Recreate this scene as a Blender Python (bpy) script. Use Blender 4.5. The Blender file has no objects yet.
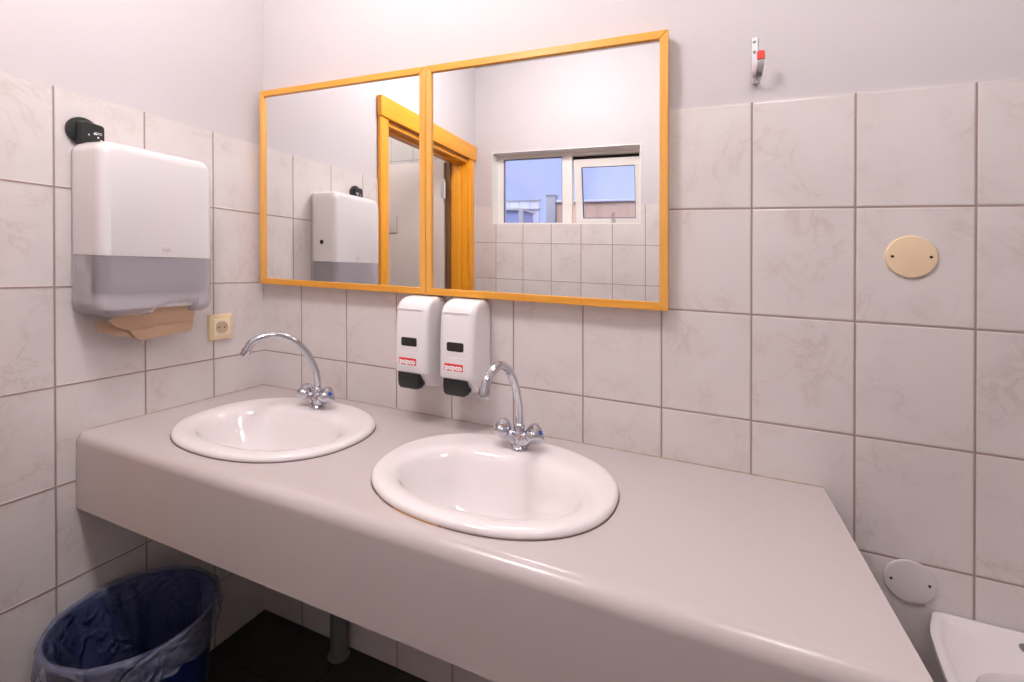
import bpy, bmesh, math, random
from mathutils import Vector, Matrix
PI = math.pi
random.seed(4)
scene = bpy.context.scene
COL = scene.collection

# ------------------------------------------------------------------ room measures (metres)
# x runs along the mirror wall from the left corner, y is depth (wall_back at 0, room at y<0), z=0 is the tile top
FLOOR, CEIL = -1.709, 0.985
DEPTH, RIGHT = 1.773, 3.40
SHEAR_Z = -0.0403          # z shear of whole scene fitted to image skew; things drop towards the right
TW, TH = 0.202, 0.25    # tile pitch

# ------------------------------------------------------------------ materials
def nodes(name):
    m = bpy.data.materials.new(name); m.use_nodes = True
    nt = m.node_tree; return m, nt, nt.nodes['Principled BSDF'], nt.nodes, nt.links
def sock(b, n, v):
    if n in b.inputs: b.inputs[n].default_value = v
def plain(name, col, rough=0.5, metal=0.0, bump=0.0, bscale=40, coat=0.0, var=0.0, spec=0.5):
    m, nt, b, N, L = nodes(name)
    sock(b, 'Base Color', (*col, 1)); sock(b, 'Roughness', rough); sock(b, 'Metallic', metal)
    sock(b, 'Coat Weight', coat); sock(b, 'Specular IOR Level', spec)
    if bump or var:
        tc = N.new('ShaderNodeTexCoord'); n = N.new('ShaderNodeTexNoise')
        n.inputs['Scale'].default_value = bscale; n.inputs['Detail'].default_value = 5
        L.new(tc.outputs['Object'], n.inputs['Vector'])
        if bump:
            bp = N.new('ShaderNodeBump'); bp.inputs['Strength'].default_value = bump; bp.inputs['Distance'].default_value = 0.002
            L.new(n.outputs['Fac'], bp.inputs['Height']); L.new(bp.outputs['Normal'], b.inputs['Normal'])
        if var:
            r = N.new('ShaderNodeMixRGB'); r.inputs[1].default_value = (*[c*(1-var) for c in col], 1)
            r.inputs[2].default_value = (*[min(1, c*(1+var)) for c in col], 1)
            L.new(n.outputs['Fac'], r.inputs[0]); L.new(r.outputs[0], b.inputs['Base Color'])
    return m

def math_node(N, L, op, a, b=None, c=None):
    n = N.new('ShaderNodeMath'); n.operation = op
    for i, v in enumerate((a, b, c)):
        if v is None: continue
        if isinstance(v, (int, float)): n.inputs[i].default_value = v
        else: L.new(v, n.inputs[i])
    return n.outputs[0]

def tile_mat(name, u0, v0, tw, th, base, vein, grout, gw=0.0042, rough=0.16, veins=1.0):
    """glazed marbled tiles laid in a straight grid, in UV metres; u0/v0 is one joint"""
    m, nt, b, N, L = nodes(name)
    uv = N.new('ShaderNodeUVMap'); sp = N.new('ShaderNodeSeparateXYZ'); L.new(uv.outputs[0], sp.inputs[0])
    us = math_node(N, L, 'DIVIDE', math_node(N, L, 'SUBTRACT', sp.outputs[0], u0), tw)
    vtop = math_node(N, L, 'MINIMUM', sp.outputs[1], -gw*0.75) if v0 == 0.0 and th > .2 else sp.outputs[1]     # no joint along the finished top edge
    vs = math_node(N, L, 'DIVIDE', math_node(N, L, 'SUBTRACT', vtop, v0), th)
    iu = math_node(N, L, 'FLOOR', us); iv = math_node(N, L, 'FLOOR', vs)
    fu = math_node(N, L, 'FRACT', us); fv = math_node(N, L, 'FRACT', vs)
    def edge(f, s):
        d = math_node(N, L, 'MINIMUM', f, math_node(N, L, 'SUBTRACT', 1.0, f))
        return math_node(N, L, 'MULTIPLY', d, s)
    dist = math_node(N, L, 'MINIMUM', edge(fu, tw), edge(fv, th))
    mr = N.new('ShaderNodeMapRange'); mr.interpolation_type = 'SMOOTHSTEP'
    L.new(dist, mr.inputs[0]); mr.inputs[1].default_value = gw*0.32; mr.inputs[2].default_value = gw*0.62
    body = mr.outputs[0]
    # a different cut of marble on every tile
    off = N.new('ShaderNodeCombineXYZ')
    L.new(math_node(N, L, 'MULTIPLY', iu, 7.31), off.inputs[0]); L.new(math_node(N, L, 'MULTIPLY', iv, 3.77), off.inputs[1])
    off.inputs[2].default_value = 0.0
    add = N.new('ShaderNodeVectorMath'); add.operation = 'ADD'
    L.new(uv.outputs[0], add.inputs[0]); L.new(off.outputs[0], add.inputs[1])
    n1 = N.new('ShaderNodeTexNoise'); n1.inputs['Scale'].default_value = 9; n1.inputs['Detail'].default_value = 6; n1.inputs['Roughness'].default_value = 0.6
    n1.inputs['Distortion'].default_value = 0.9
    L.new(add.outputs[0], n1.inputs['Vector'])
    ridge = math_node(N, L, 'ABSOLUTE', math_node(N, L, 'SUBTRACT', n1.outputs['Fac'], 0.5))
    mv = N.new('ShaderNodeMapRange'); L.new(ridge, mv.inputs[0]); mv.inputs[1].default_value = 0.0; mv.inputs[2].default_value = 0.055
    mv.inputs[3].default_value = 1.0; mv.inputs[4].default_value = 0.0
    n2 = N.new('ShaderNodeTexNoise'); n2.inputs['Scale'].default_value = 6; n2.inputs['Detail'].default_value = 3
    L.new(add.outputs[0], n2.inputs['Vector'])
    mm = N.new('ShaderNodeMapRange'); L.new(n2.outputs['Fac'], mm.inputs[0]); mm.inputs[1].default_value = 0.42; mm.inputs[2].default_value = 0.68
    vfac = math_node(N, L, 'MULTIPLY', math_node(N, L, 'MULTIPLY', mv.outputs[0], mm.outputs[0]), 0.62*veins)
    soft = math_node(N, L, 'MULTIPLY', mm.outputs[0], 0.20*veins)
    vf = math_node(N, L, 'MAXIMUM', vfac, soft)
    mix = N.new('ShaderNodeMixRGB'); mix.inputs[1].default_value = (*base, 1); mix.inputs[2].default_value = (*vein, 1)
    L.new(vf, mix.inputs[0])
    mg = N.new('ShaderNodeMixRGB'); mg.inputs[1].default_value = (*grout, 1); L.new(body, mg.inputs[0]); L.new(mix.outputs[0], mg.inputs[2])
    L.new(mg.outputs[0], b.inputs['Base Color'])
    rr = N.new('ShaderNodeMapRange'); L.new(body, rr.inputs[0]); rr.inputs[3].default_value = 0.85; rr.inputs[4].default_value = rough
    L.new(rr.outputs[0], b.inputs['Roughness'])
    mb = N.new('ShaderNodeMapRange'); mb.interpolation_type = 'SMOOTHSTEP'
    L.new(dist, mb.inputs[0]); mb.inputs[1].default_value = gw*0.2; mb.inputs[2].default_value = gw*1.1
    wob = math_node(N, L, 'MULTIPLY', n2.outputs['Fac'], 0.05)
    bp = N.new('ShaderNodeBump'); bp.inputs['Strength'].default_value = 0.5; bp.inputs['Distance'].default_value = 0.0022
    L.new(math_node(N, L, 'ADD', mb.outputs[0], wob), bp.inputs['Height']); L.new(bp.outputs[0], b.inputs['Normal'])
    return m

def wood_mat(name, c1, c2, rough=0.38, axis='Z', scale=1.0):
    m, nt, b, N, L = nodes(name)
    tc = N.new('ShaderNodeTexCoord'); mp = N.new('ShaderNodeMapping')
    s = {'X': (2, 55, 55), 'Y': (55, 2, 55), 'Z': (55, 55, 2)}[axis]
    mp.inputs['Scale'].default_value = tuple(q*scale for q in s)
    L.new(tc.outputs['Object'], mp.inputs[0])
    n = N.new('ShaderNodeTexNoise'); n.inputs['Scale'].default_value = 1.6; n.inputs['Detail'].default_value = 7; n.inputs['Distortion'].default_value = 0.4
    L.new(mp.outputs[0], n.inputs['Vector'])
    n3 = N.new('ShaderNodeTexNoise'); n3.inputs['Scale'].default_value = 7; n3.inputs['Detail'].default_value = 4
    L.new(mp.outputs[0], n3.inputs['Vector'])
    f = math_node(N, L, 'ADD', math_node(N, L, 'MULTIPLY', n.outputs['Fac'], 0.65), math_node(N, L, 'MULTIPLY', n3.outputs['Fac'], 0.35))
    mr = N.new('ShaderNodeMapRange'); L.new(f, mr.inputs[0]); mr.inputs[1].default_value = 0.36; mr.inputs[2].default_value = 0.64
    mix = N.new('ShaderNodeMixRGB'); mix.inputs[1].default_value = (*c1, 1); mix.inputs[2].default_value = (*c2, 1)
    L.new(mr.outputs[0], mix.inputs[0]); L.new(mix.outputs[0], b.inputs['Base Color'])
    sock(b, 'Roughness', rough); sock(b, 'Coat Weight', 0.15); sock(b, 'Coat Roughness', 0.25)
    bp = N.new('ShaderNodeBump'); bp.inputs['Strength'].default_value = 0.12; bp.inputs['Distance'].default_value = 0.001
    L.new(f, bp.inputs['Height']); L.new(bp.outputs[0], b.inputs['Normal'])
    return m

TILE_BASE, TILE_VEIN, GROUT = (0.74, 0.69, 0.675), (0.56, 0.46, 0.43), (0.36, 0.255, 0.23)
M = {}
M['tile_back'] = tile_mat('glazed_tile_back', 0.1852, 0.0, TW, TH, TILE_BASE, TILE_VEIN, GROUT)
M['tile_left'] = tile_mat('glazed_tile_left', 0.1878, 0.0, TW, TH, TILE_BASE, TILE_VEIN, GROUT)
M['tile_front'] = tile_mat('glazed_tile_front', 0.1605, 0.0, TW, TH, TILE_BASE, TILE_VEIN, GROUT)
M['tile_next'] = tile_mat('glazed_tile_next_room', 0.06, 0.12, TW, TH, (0.60, 0.57, 0.55), TILE_VEIN, GROUT, veins=0.6)
M['tile_floor'] = tile_mat('floor_tile', 0.0, 0.0, 0.2, 0.2, (0.035, 0.031, 0.028), (0.026, 0.024, 0.022), (0.02, 0.019, 0.018), rough=0.55, veins=0.5)
M['paint'] = plain('wall_paint', (0.62, 0.58, 0.59), 0.65, bump=0.10, bscale=60, spec=0.25)
M['ceiling'] = plain('ceiling_paint', (0.62, 0.60, 0.59), 0.7, bump=0.05)
M['laminate'] = plain('grey_beige_laminate', (0.585, 0.52, 0.51), 0.27, bump=0.03, bscale=200, coat=0.15)
M['caulk'] = plain('aged_caulk', (0.50, 0.38, 0.31), 0.7, var=0.5, bscale=60)
M['white_caulk'] = plain('white_caulk', (0.86, 0.82, 0.80), 0.5)
M['ceramic'] = plain('white_ceramic', (0.88, 0.825, 0.82), 0.09, coat=0.4)
M['chrome'] = plain('chrome', (0.58, 0.59, 0.64), 0.05, metal=1)
M['steel'] = plain('galvanised_steel', (0.62, 0.62, 0.63), 0.32, metal=1, bump=0.05)
M['blue'] = plain('blue_enamel', (0.02, 0.10, 0.55), 0.3)
M['red'] = plain('red_rubber', (0.75, 0.03, 0.015), 0.45)
M['white_plastic'] = plain('white_plastic', (0.80, 0.77, 0.77), 0.16, coat=0.25)
M['soap_plastic'] = plain('white_soap_plastic', (0.88, 0.85, 0.86), 0.30)
M['case_plastic'] = plain('inner_case_plastic', (0.58, 0.54, 0.52), 0.4)
M['black_plastic'] = plain('black_plastic', (0.016, 0.018, 0.019), 0.42)
M['cream_plastic'] = plain('cream_plastic', (0.83, 0.67, 0.42), 0.35)
M['cream_plate'] = plain('cream_plate', (0.86, 0.67, 0.44), 0.45)
M['grey_plate'] = plain('grey_white_plate', (0.72, 0.66, 0.66), 0.5)
M['dark'] = plain('dark_hole', (0.012, 0.01, 0.01), 0.7)
M['kraft'] = plain('brown_paper', (0.62, 0.42, 0.28), 0.85, bump=0.35, bscale=130, var=0.08)
M['kraft_dark'] = plain('stacked_paper', (0.36, 0.33, 0.33), 0.9, bump=0.5, bscale=90, var=0.15)
M['wood_z'] = wood_mat('honey_wood_upright', (0.88, 0.47, 0.11), (0.78, 0.36, 0.06), axis='Z')
M['wood_x'] = wood_mat('honey_wood_level', (0.86, 0.41, 0.05), (0.76, 0.32, 0.03), axis='X')
M['door_z'] = wood_mat('lacquered_wood_upright', (0.90, 0.38, 0.014), (0.82, 0.32, 0.010), axis='Z', scale=0.5)
M['door_y'] = wood_mat('lacquered_wood_level', (0.90, 0.39, 0.014), (0.82, 0.33, 0.010), axis='Y', scale=0.5)
M['gap_shade_wood'] = wood_mat('shaded_gap_wood', (0.20, 0.09, 0.03), (0.12, 0.05, 0.02), axis='Z')  # wood tone darkened to stand for shade beside the door leaf
M['leaf'] = plain('door_leaf_paint', (0.62, 0.54, 0.49), 0.4)
M['mirror'] = plain('silvered_glass', (0.93, 0.94, 0.94), 0.0, metal=1)
M['frame_white'] = plain('window_frame_paint', (0.84, 0.80, 0.76), 0.35)
M['gasket'] = plain('blue_black_gasket', (0.03, 0.04, 0.16), 0.5)
M['bin_blue'] = plain('blue_bin_plastic', (0.008, 0.018, 0.13), 0.38)
M['yellow'] = plain('yellow_print', (0.75, 0.60, 0.05), 0.5)
M['label_red'] = plain('red_label', (0.78, 0.025, 0.02), 0.4)
M['print_white'] = plain('white_print', (0.9, 0.9, 0.9), 0.5)
M['print_grey'] = plain('grey_print', (0.42, 0.36, 0.36), 0.5)
M['pipe'] = plain('grey_pipe', (0.16, 0.16, 0.155), 0.4)
M['fence_brown'] = wood_mat('fence_boards', (0.84, 0.60, 0.44), (0.74, 0.51, 0.37), axis='Z', rough=0.8, scale=0.2)
M['fence_pale'] = plain('pale_boards', (0.72, 0.74, 0.86), 0.7, var=0.1, bscale=5)
M['fence_grey'] = plain('grey_post', (0.42, 0.43, 0.45), 0.7)
M['blue_panel'] = plain('blue_grey_panel', (0.50, 0.56, 0.90), 0.6)
M['gap_shade'] = plain('brown_black_gap_shade', (0.03, 0.022, 0.018), 0.7)  # shade colour for the gap over the sash
M['ground'] = plain('outdoor_gravel', (0.25, 0.25, 0.26), 0.9, bump=0.3, var=0.3, bscale=20)

def glass(name, tint, rough=0.0):
    m, nt, b, N, L = nodes(name)
    out = N['Material Output']; tr = N.new('ShaderNodeBsdfTransparent'); gl = N.new('ShaderNodeBsdfGlossy')
    tr.inputs[0].default_value = (*tint, 1); gl.inputs['Roughness'].default_value = rough
    fr = N.new('ShaderNodeFresnel'); fr.inputs[0].default_value = 1.45
    mx = N.new('ShaderNodeMixShader'); L.new(fr.outputs[0], mx.inputs[0]); L.new(tr.outputs[0], mx.inputs[1]); L.new(gl.outputs[0], mx.inputs[2])
    L.new(mx.outputs[0], out.inputs[0]); return m
M['glass'] = glass('window_glass', (0.86, 0.88, 0.97))
def film(name, tint, body, opac, rough, crinkle=0.0):
    """thin translucent plastic: part transparent, part milky body, glossy skin"""
    m, nt, b, N, L = nodes(name)
    out = N['Material Output']; tr = N.new('ShaderNodeBsdfTransparent'); tr.inputs[0].default_value = (*tint, 1)
    sock(b, 'Base Color', (*body, 1)); sock(b, 'Roughness', rough)
    if crinkle:
        tc = N.new('ShaderNodeTexCoord'); n = N.new('ShaderNodeTexNoise'); n.inputs['Scale'].default_value = 16; n.inputs['Detail'].default_value = 5
        n.inputs['Distortion'].default_value = 2.2; n.noise_type = 'RIDGED_MULTIFRACTAL' if hasattr(n, 'noise_type') else n.noise_type
        L.new(tc.outputs['Object'], n.inputs['Vector'])
        bp = N.new('ShaderNodeBump'); bp.inputs['Strength'].default_value = crinkle; bp.inputs['Distance'].default_value = 0.03
        L.new(n.outputs['Fac'], bp.inputs['Height']); L.new(bp.outputs[0], b.inputs['Normal'])
    mx = N.new('ShaderNodeMixShader'); mx.inputs[0].default_value = opac
    L.new(tr.outputs[0], mx.inputs[1]); L.new(b.outputs[0], mx.inputs[2]); L.new(mx.outputs[0], out.inputs[0])
    return m
M['smoky'] = film('smoky_translucent_plastic', (0.90, 0.89, 0.92), (0.62, 0.59, 0.64), 0.45, 0.14)
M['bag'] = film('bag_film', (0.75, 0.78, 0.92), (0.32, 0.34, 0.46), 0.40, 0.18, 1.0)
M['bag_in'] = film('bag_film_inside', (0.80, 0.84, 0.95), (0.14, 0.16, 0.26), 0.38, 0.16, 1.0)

# ------------------------------------------------------------------ object helpers
def thing(name, loc, label=None, cat=None, group=None, kind=None):
    o = bpy.data.objects.new(name, None); o.empty_display_size = 0.05
    COL.objects.link(o); o.location = loc; tag(o, label, cat, group, kind); return o
def tag(o, label=None, cat=None, group=None, kind=None):
    if label: o['label'] = label
    if cat: o['category'] = cat
    if group: o['group'] = group
    if kind: o['kind'] = kind
    return o
def obj(name, bm, mats, parent=None, loc=(0, 0, 0), smooth=True, angle=35):
    bmesh.ops.recalc_face_normals(bm, faces=bm.faces)
    me = bpy.data.meshes.new(name); bm.to_mesh(me); bm.free()
    for m in (mats if isinstance(mats, (list, tuple)) else [mats]): me.materials.append(m)
    if smooth:
        me.shade_smooth(); me.set_sharp_from_angle(angle=math.radians(angle))
    o = bpy.data.objects.new(name, me); COL.objects.link(o); o.location = loc
    if parent: o.parent = parent
    return o
def bevel(bm, w, seg=2, ang=30):
    es = [e for e in bm.edges if len(e.link_faces) == 2 and e.calc_face_angle(0) > math.radians(ang)]
    if es: bmesh.ops.bevel(bm, geom=es, offset=w, segments=seg, profile=0.6, affect='EDGES', clamp_overlap=True)
def box(bm, x0, x1, y0, y1, z0, z1, mi=0):
    vs = [bm.verts.new((x, y, z)) for x in (x0, x1) for y in (y0, y1) for z in (z0, z1)]
    fs = [(0, 1, 3, 2), (4, 6, 7, 5), (0, 4, 5, 1), (2, 3, 7, 6), (0, 2, 6, 4), (1, 5, 7, 3)]
    out = []
    for f in fs:
        fc = bm.faces.new([vs[i] for i in f]); fc.material_index = mi; out.append(fc)
    return out
def B(x0, x1, y0, y1, z0, z1, bw=0.0, seg=2):
    bm = bmesh.new(); box(bm, x0, x1, y0, y1, z0, z1)
    if bw: bmesh.ops.recalc_face_normals(bm, faces=bm.faces); bevel(bm, bw, seg)
    return bm
def loft(bm, loops, cap0=True, cap1=True, closed=True, mi=0):
    rings = [[bm.verts.new(p) for p in lp] for lp in loops]
    n = len(rings[0])
    for a, b in zip(rings, rings[1:]):
        for i in range(n if closed else n-1):
            j = (i+1) % n
            f = bm.faces.new((a[i], a[j], b[j], b[i])); f.material_index = mi
    if cap0: bm.faces.new(rings[0]).material_index = mi
    if cap1: bm.faces.new(list(reversed(rings[-1]))).material_index = mi
    return rings
def rrect(u0, u1, v0, v1, r, n=6):
    """rounded rectangle; r may be (r_u0v0, r_u1v0, r_u1v1, r_u0v1)"""
    if not isinstance(r, (list, tuple)): r = (r,)*4
    pts = []
    for (cu, cv, su, sv, a0), rr in zip(((u0, v0, 1, 1, PI), (u1, v0, -1, 1, 1.5*PI), (u1, v1, -1, -1, 0), (u0, v1, 1, -1, 0.5*PI)), r):
        rr = max(rr, 1e-4)
        for k in range(n+1):
            a = a0 + 0.5*PI*k/n
            pts.append((cu+su*rr+rr*math.cos(a), cv+sv*rr+rr*math.sin(a)))
    return pts
def sweep(bm, path, rad, n=14, cap=True, mi=0):
    """tube along a path; rad is a number or list"""
    P = [Vector(p) for p in path]; rings = []
    t0 = (P[1]-P[0]).normalized(); up = Vector((1, 0, 0)) if abs(t0.x) < 0.8 else Vector((0, 1, 0))
    nrm = (up - t0*up.dot(t0)).normalized()
    for i, p in enumerate(P):
        t = ((P[min(i+1, len(P)-1)]-P[max(i-1, 0)])).normalized()
        nrm = (nrm - t*nrm.dot(t)).normalized(); bn = t.cross(nrm)
        r = rad[i] if isinstance(rad, (list, tuple)) else rad
        rings.append([p + (nrm*math.cos(2*PI*k/n)+bn*math.sin(2*PI*k/n))*r for k in range(n)])
    return loft(bm, rings, cap, cap, mi=mi)
def lathe(bm, prof, c=(0, 0, 0), axis='Z', n=32, cap=True, mi=0):
    """prof: (radius, height) pairs"""
    loops = []
    for r, h in prof:
        lp = []
        for k in range(n):
            a = 2*PI*k/n; u, v = r*math.cos(a), r*math.sin(a)
            p = {'Z': (u, v, h), 'Y': (u, h, v), 'X': (h, u, v)}[axis]
            lp.append((c[0]+p[0], c[1]+p[1], c[2]+p[2]))
        loops.append(lp)
    return loft(bm, loops, cap, cap, mi=mi)
def spline(pts, n=10):
    P = [Vector(p) for p in pts]; P = [2*P[0]-P[1]] + P + [2*P[-1]-P[-2]]; out = []
    for i in range(1, len(P)-2):
        for k in range(n):
            t = k/n; a, b, c, d = P[i-1], P[i], P[i+1], P[i+2]
            out.append(0.5*((2*b)+(c-a)*t+(2*a-5*b+4*c-d)*t*t+(-a+3*b-3*c+d)*t**3))
    out.append(P[-2]); return out
def text_bm(s, size, mat4, depth=0.0006, bold=0.0, xs=1.0):
    cu = bpy.data.curves.new('lettering', 'FONT'); cu.body = s; cu.size = size; cu.align_x = 'CENTER'; cu.align_y = 'CENTER'
    cu.extrude = depth; cu.offset = bold; cu.resolution_u = 3
    o = bpy.data.objects.new('lettering', cu); COL.objects.link(o)
    dg = bpy.context.evaluated_depsgraph_get(); me = bpy.data.meshes.new_from_object(o.evaluated_get(dg))
    bm = bmesh.new(); bm.from_mesh(me)
    bmesh.ops.scale(bm, vec=(xs, 1, 1), verts=bm.verts)
    bm.transform(mat4); bpy.data.objects.remove(o); bpy.data.curves.remove(cu); bpy.data.meshes.remove(me)
    return bm
MAT_FACE_Y = Matrix(((1, 0, 0, 0), (0, 0, -1, 0), (0, 1, 0, 0), (0, 0, 0, 1)))     # text facing -y
MAT_FACE_X = Matrix(((0, 0, 1, 0), (1, 0, 0, 0), (0, 1, 0, 0), (0, 0, 0, 1)))      # text facing +x, reading towards +y

# ------------------------------------------------------------------ the room
def uvquads(name, quads, mats, parent=None):
    """quads: (4 corners, 4 uvs, material index)"""
    bm = bmesh.new(); uv = bm.loops.layers.uv.new('UVMap')
    for pts, uvs, mi in quads:
        f = bm.faces.new([bm.verts.new(p) for p in pts]); f.material_index = mi
        for lp, c in zip(f.loops, uvs): lp[uv].uv = c
    me = bpy.data.meshes.new(name); bm.to_mesh(me); bm.free()
    for m in mats: me.materials.append(m)
    o = bpy.data.objects.new(name, me); COL.objects.link(o)
    if parent: o.parent = parent
    else: o['kind'] = 'structure'
    return o
STEP = 0.005    # tiles stand this far proud of the plaster
# wall_back : y = 0 plane for tiles, plaster behind
def wall_xz(name, y, sgn, x0, x1, tile, holes=(), thick=0.1):
    """wall in an x-z plane; sgn=+1: room is at smaller y; tile below z=0, paint above; holes (x0,x1,z0,z1)"""
    q = []
    def rect(a0, a1, c0, c1, yy, mi):
        if a1-a0 < 1e-6 or c1-c0 < 1e-6: return
        q.append((((a0, yy, c0), (a1, yy, c0), (a1, yy, c1), (a0, yy, c1)), ((a0, c0), (a1, c0), (a1, c1), (a0, c1)), mi))
    for z0, z1, yy, mi in ((FLOOR, 0.0, y, 0), (0.0, CEIL, y+sgn*STEP, 1)):
        h = [k for k in holes if k[2] < z1 and k[3] > z0]
        if not h: rect(x0, x1, z0, z1, yy, mi); continue
        hx0, hx1, hz0, hz1 = h[0]
        rect(x0, hx0, z0, z1, yy, mi); rect(hx1, x1, z0, z1, yy, mi)
        rect(hx0, hx1, z0, max(z0, hz0), yy, mi); rect(hx0, hx1, min(z1, hz1), z1, yy, mi)
    h = holes[0] if holes else None
    segs = [(x0, x1)] if not (h and h[2] < 0 < h[3]) else [(x0, h[0]), (h[1], x1)]
    for a, b_ in segs:
        q.append((((a, y, 0), (b_, y, 0), (b_, y+sgn*STEP, 0), (a, y+sgn*STEP, 0)), ((0, 0),)*4, 2))
    yb = y+sgn*thick
    def backrect(a0, a1, c0, c1):
        if a1-a0 > 1e-6 and c1-c0 > 1e-6: q.append((((a0, yb, c0), (a0, yb, c1), (a1, yb, c1), (a1, yb, c0)), ((0, 0),)*4, 1))
    if h:
        backrect(x0, h[0], FLOOR, CEIL); backrect(h[1], x1, FLOOR, CEIL); backrect(h[0], h[1], FLOOR, h[2]); backrect(h[0], h[1], h[3], CEIL)
    else: backrect(x0, x1, FLOOR, CEIL)
    return uvquads(name, q, [tile, M['paint'], M['white_caulk']])
wall_xz('wall_back', 0.0, 1, -0.12, RIGHT, M['tile_back'])
WX0, WX1, WZ0, WZ1 = 0.1305, 1.141, -0.121, 0.377
wall_xz('wall_front', -DEPTH, -1, -0.12, RIGHT, M['tile_front'], holes=[(WX0, WX1, WZ0, WZ1)], thick=0.16)
# wall_left with the doorway : opening y from -1.66 to -0.766
DY0, DY1, DZ = -1.668, -0.752, 0.312
q = []
def lrect(y0, y1, z0, z1, x, mi):     # uv u = -y
    q.append((((x, y1, z0), (x, y0, z0), (x, y0, z1), (x, y1, z1)), ((-y1, z0), (-y0, z0), (-y0, z1), (-y1, z1)), mi))
lrect(DY1, 0.1, FLOOR, 0, 0, 0); lrect(-DEPTH-.1, DY0, FLOOR, 0, 0, 0)
lrect(DY1, 0.1, 0, CEIL, -STEP, 1); lrect(-DEPTH-.1, DY0, 0, CEIL, -STEP, 1); lrect(DY0, DY1, DZ, CEIL, -STEP, 1)
for a, b_ in ((DY1, 0.1), (-DEPTH-.1, DY0)):
    q.append((((0, a, 0), (0, b_, 0), (-STEP, b_, 0), (-STEP, a, 0)), ((0, 0),)*4, 2))
lrect(DY1, 0.1, FLOOR, CEIL, -0.12, 3); lrect(-DEPTH-.1, DY0, FLOOR, CEIL, -0.12, 3); lrect(DY0, DY1, DZ, CEIL, -0.12, 3)
for yy in (DY0, DY1): q.append((((0, yy, FLOOR), (-.12, yy, FLOOR), (-.12, yy, DZ), (0, yy, DZ)), ((0, 0),)*4, 1))
q.append((((0, DY0, DZ), (-.12, DY0, DZ), (-.12, DY1, DZ), (0, DY1, DZ)), ((0, 0),)*4, 1))
uvquads('wall_left', q, [M['tile_left'], M['paint'], M['white_caulk'], M['tile_next']])
q = []
q.append((((RIGHT, 0, FLOOR), (RIGHT, -DEPTH, FLOOR), (RIGHT, -DEPTH, 0), (RIGHT, 0, 0)), ((0, FLOOR), (DEPTH, FLOOR), (DEPTH, 0), (0, 0)), 0))
q.append((((RIGHT+STEP, 0, 0), (RIGHT+STEP, -DEPTH, 0), (RIGHT+STEP, -DEPTH, CEIL), (RIGHT+STEP, 0, CEIL)), ((0, 0),)*4, 1))
q.append((((RIGHT, 0, 0), (RIGHT, -DEPTH, 0), (RIGHT+STEP, -DEPTH, 0), (RIGHT+STEP, 0, 0)), ((0, 0),)*4, 2))
uvquads('wall_right', q, [M['tile_left'], M['paint'], M['white_caulk']])
# next room behind the door
NX, NY0, NY1 = -1.75, -1.80, 0.10
def slab(name, x0, x1, y0, y1, z, t, mat):
    bm = B(x0, x1, y0, y1, min(z, z+t), max(z, z+t)); uv = bm.loops.layers.uv.new('UVMap')
    for f in bm.faces:
        for lp in f.loops: lp[uv].uv = (lp.vert.co.x, lp.vert.co.y)
    return tag(obj(name, bm, mat, smooth=False), kind='structure')
slab('floor', NX, RIGHT+.1, -1.95, 0.12, FLOOR, -0.1, M['tile_floor'])
slab('ceiling', NX, RIGHT+.1, -1.95, 0.12, CEIL, 0.1, M['ceiling'])
uvquads('wall_next_room', [
    (((NX, NY0, FLOOR), (-.12, NY0, FLOOR), (-.12, NY0, CEIL), (NX, NY0, CEIL)), ((NX, FLOOR), (-.12, FLOOR), (-.12, CEIL), (NX, CEIL)), 0),
    (((NX, NY1, FLOOR), (NX, NY0, FLOOR), (NX, NY0, CEIL), (NX, NY1, CEIL)), ((0, FLOOR), (1.9, FLOOR), (1.9, CEIL), (0, CEIL)), 0),
    (((NX, NY1, FLOOR), (-.12, NY1, FLOOR), (-.12, NY1, CEIL), (NX, NY1, CEIL)), ((NX, FLOOR), (-.12, FLOOR), (-.12, CEIL), (NX, CEIL)), 0)], [M['tile_next']])
# aged caulk joints between worktop and tiles, painted corner joint
CT = -0.877
bm = bmesh.new(); sweep(bm, [(0.0, -0.001, CT+.001), (1.742, -0.001, CT+.001)], 0.0017, 8)
tag(obj('trim_1', bm, M['caulk']), kind='structure')
bm = bmesh.new(); sweep(bm, [(0.001, 0.0, CT+.001), (0.001, -0.524, CT+.001), (0.001, -0.542, CT-.007), (0.001, -0.550, CT-.022), (0.001, -0.551, -1.072)], 0.0017, 8)
tag(obj('trim_2', bm, M['caulk']), kind='structure')

# ------------------------------------------------------------------ door on the left wall (seen in the mirrors)
d = thing('door_1', (0, -1.21, FLOOR), kind='structure')
def dl(bm): bm.transform(Matrix.Translation((0, 1.21, -FLOOR))); return bm
obj('head_architrave', dl(B(0.0, 0.027, -1.742, -0.699, 0.316, 0.417, 0.002)), M['door_y'], d)
obj('side_architrave', dl(B(0.0, 0.018, -0.766, -0.703, FLOOR, 0.316, 0.002)), M['door_z'], d)
obj('side_architrave', dl(B(0.0, 0.018, -1.722, -1.655, FLOOR, 0.316, 0.002)), M['door_z'], d)
bm = bmesh.new()
box(bm, -0.125, 0.0, -0.775, -0.752, FLOOR, 0.312); box(bm, -0.125, 0.0, -1.668, -1.645, FLOOR, 0.312); box(bm, -0.125, 0.0, -1.645, -0.775, 0.288, 0.312)
box(bm, -0.075, -0.045, -0.787, -0.775, FLOOR, 0.288); box(bm, -0.075, -0.045, -1.645, -1.633, FLOOR, 0.288); box(bm, -0.075, -0.045, -1.633, -0.787, 0.276, 0.288)
obj('door_frame', dl(bm), M['door_z'], d, smooth=False)
obj('hinge_rebate', dl(B(-.162, -.1255, -1.668, -1.630, FLOOR, .30)), M['gap_shade_wood'], d, smooth=False)  # rebate strip coloured dark for the shaded gap between leaf and frame
leaf = obj('door_leaf', dl(B(-0.99, -0.168, -1.655, -1.615, FLOOR+.008, 0.30, 0.002)), M['leaf'], d)
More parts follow.
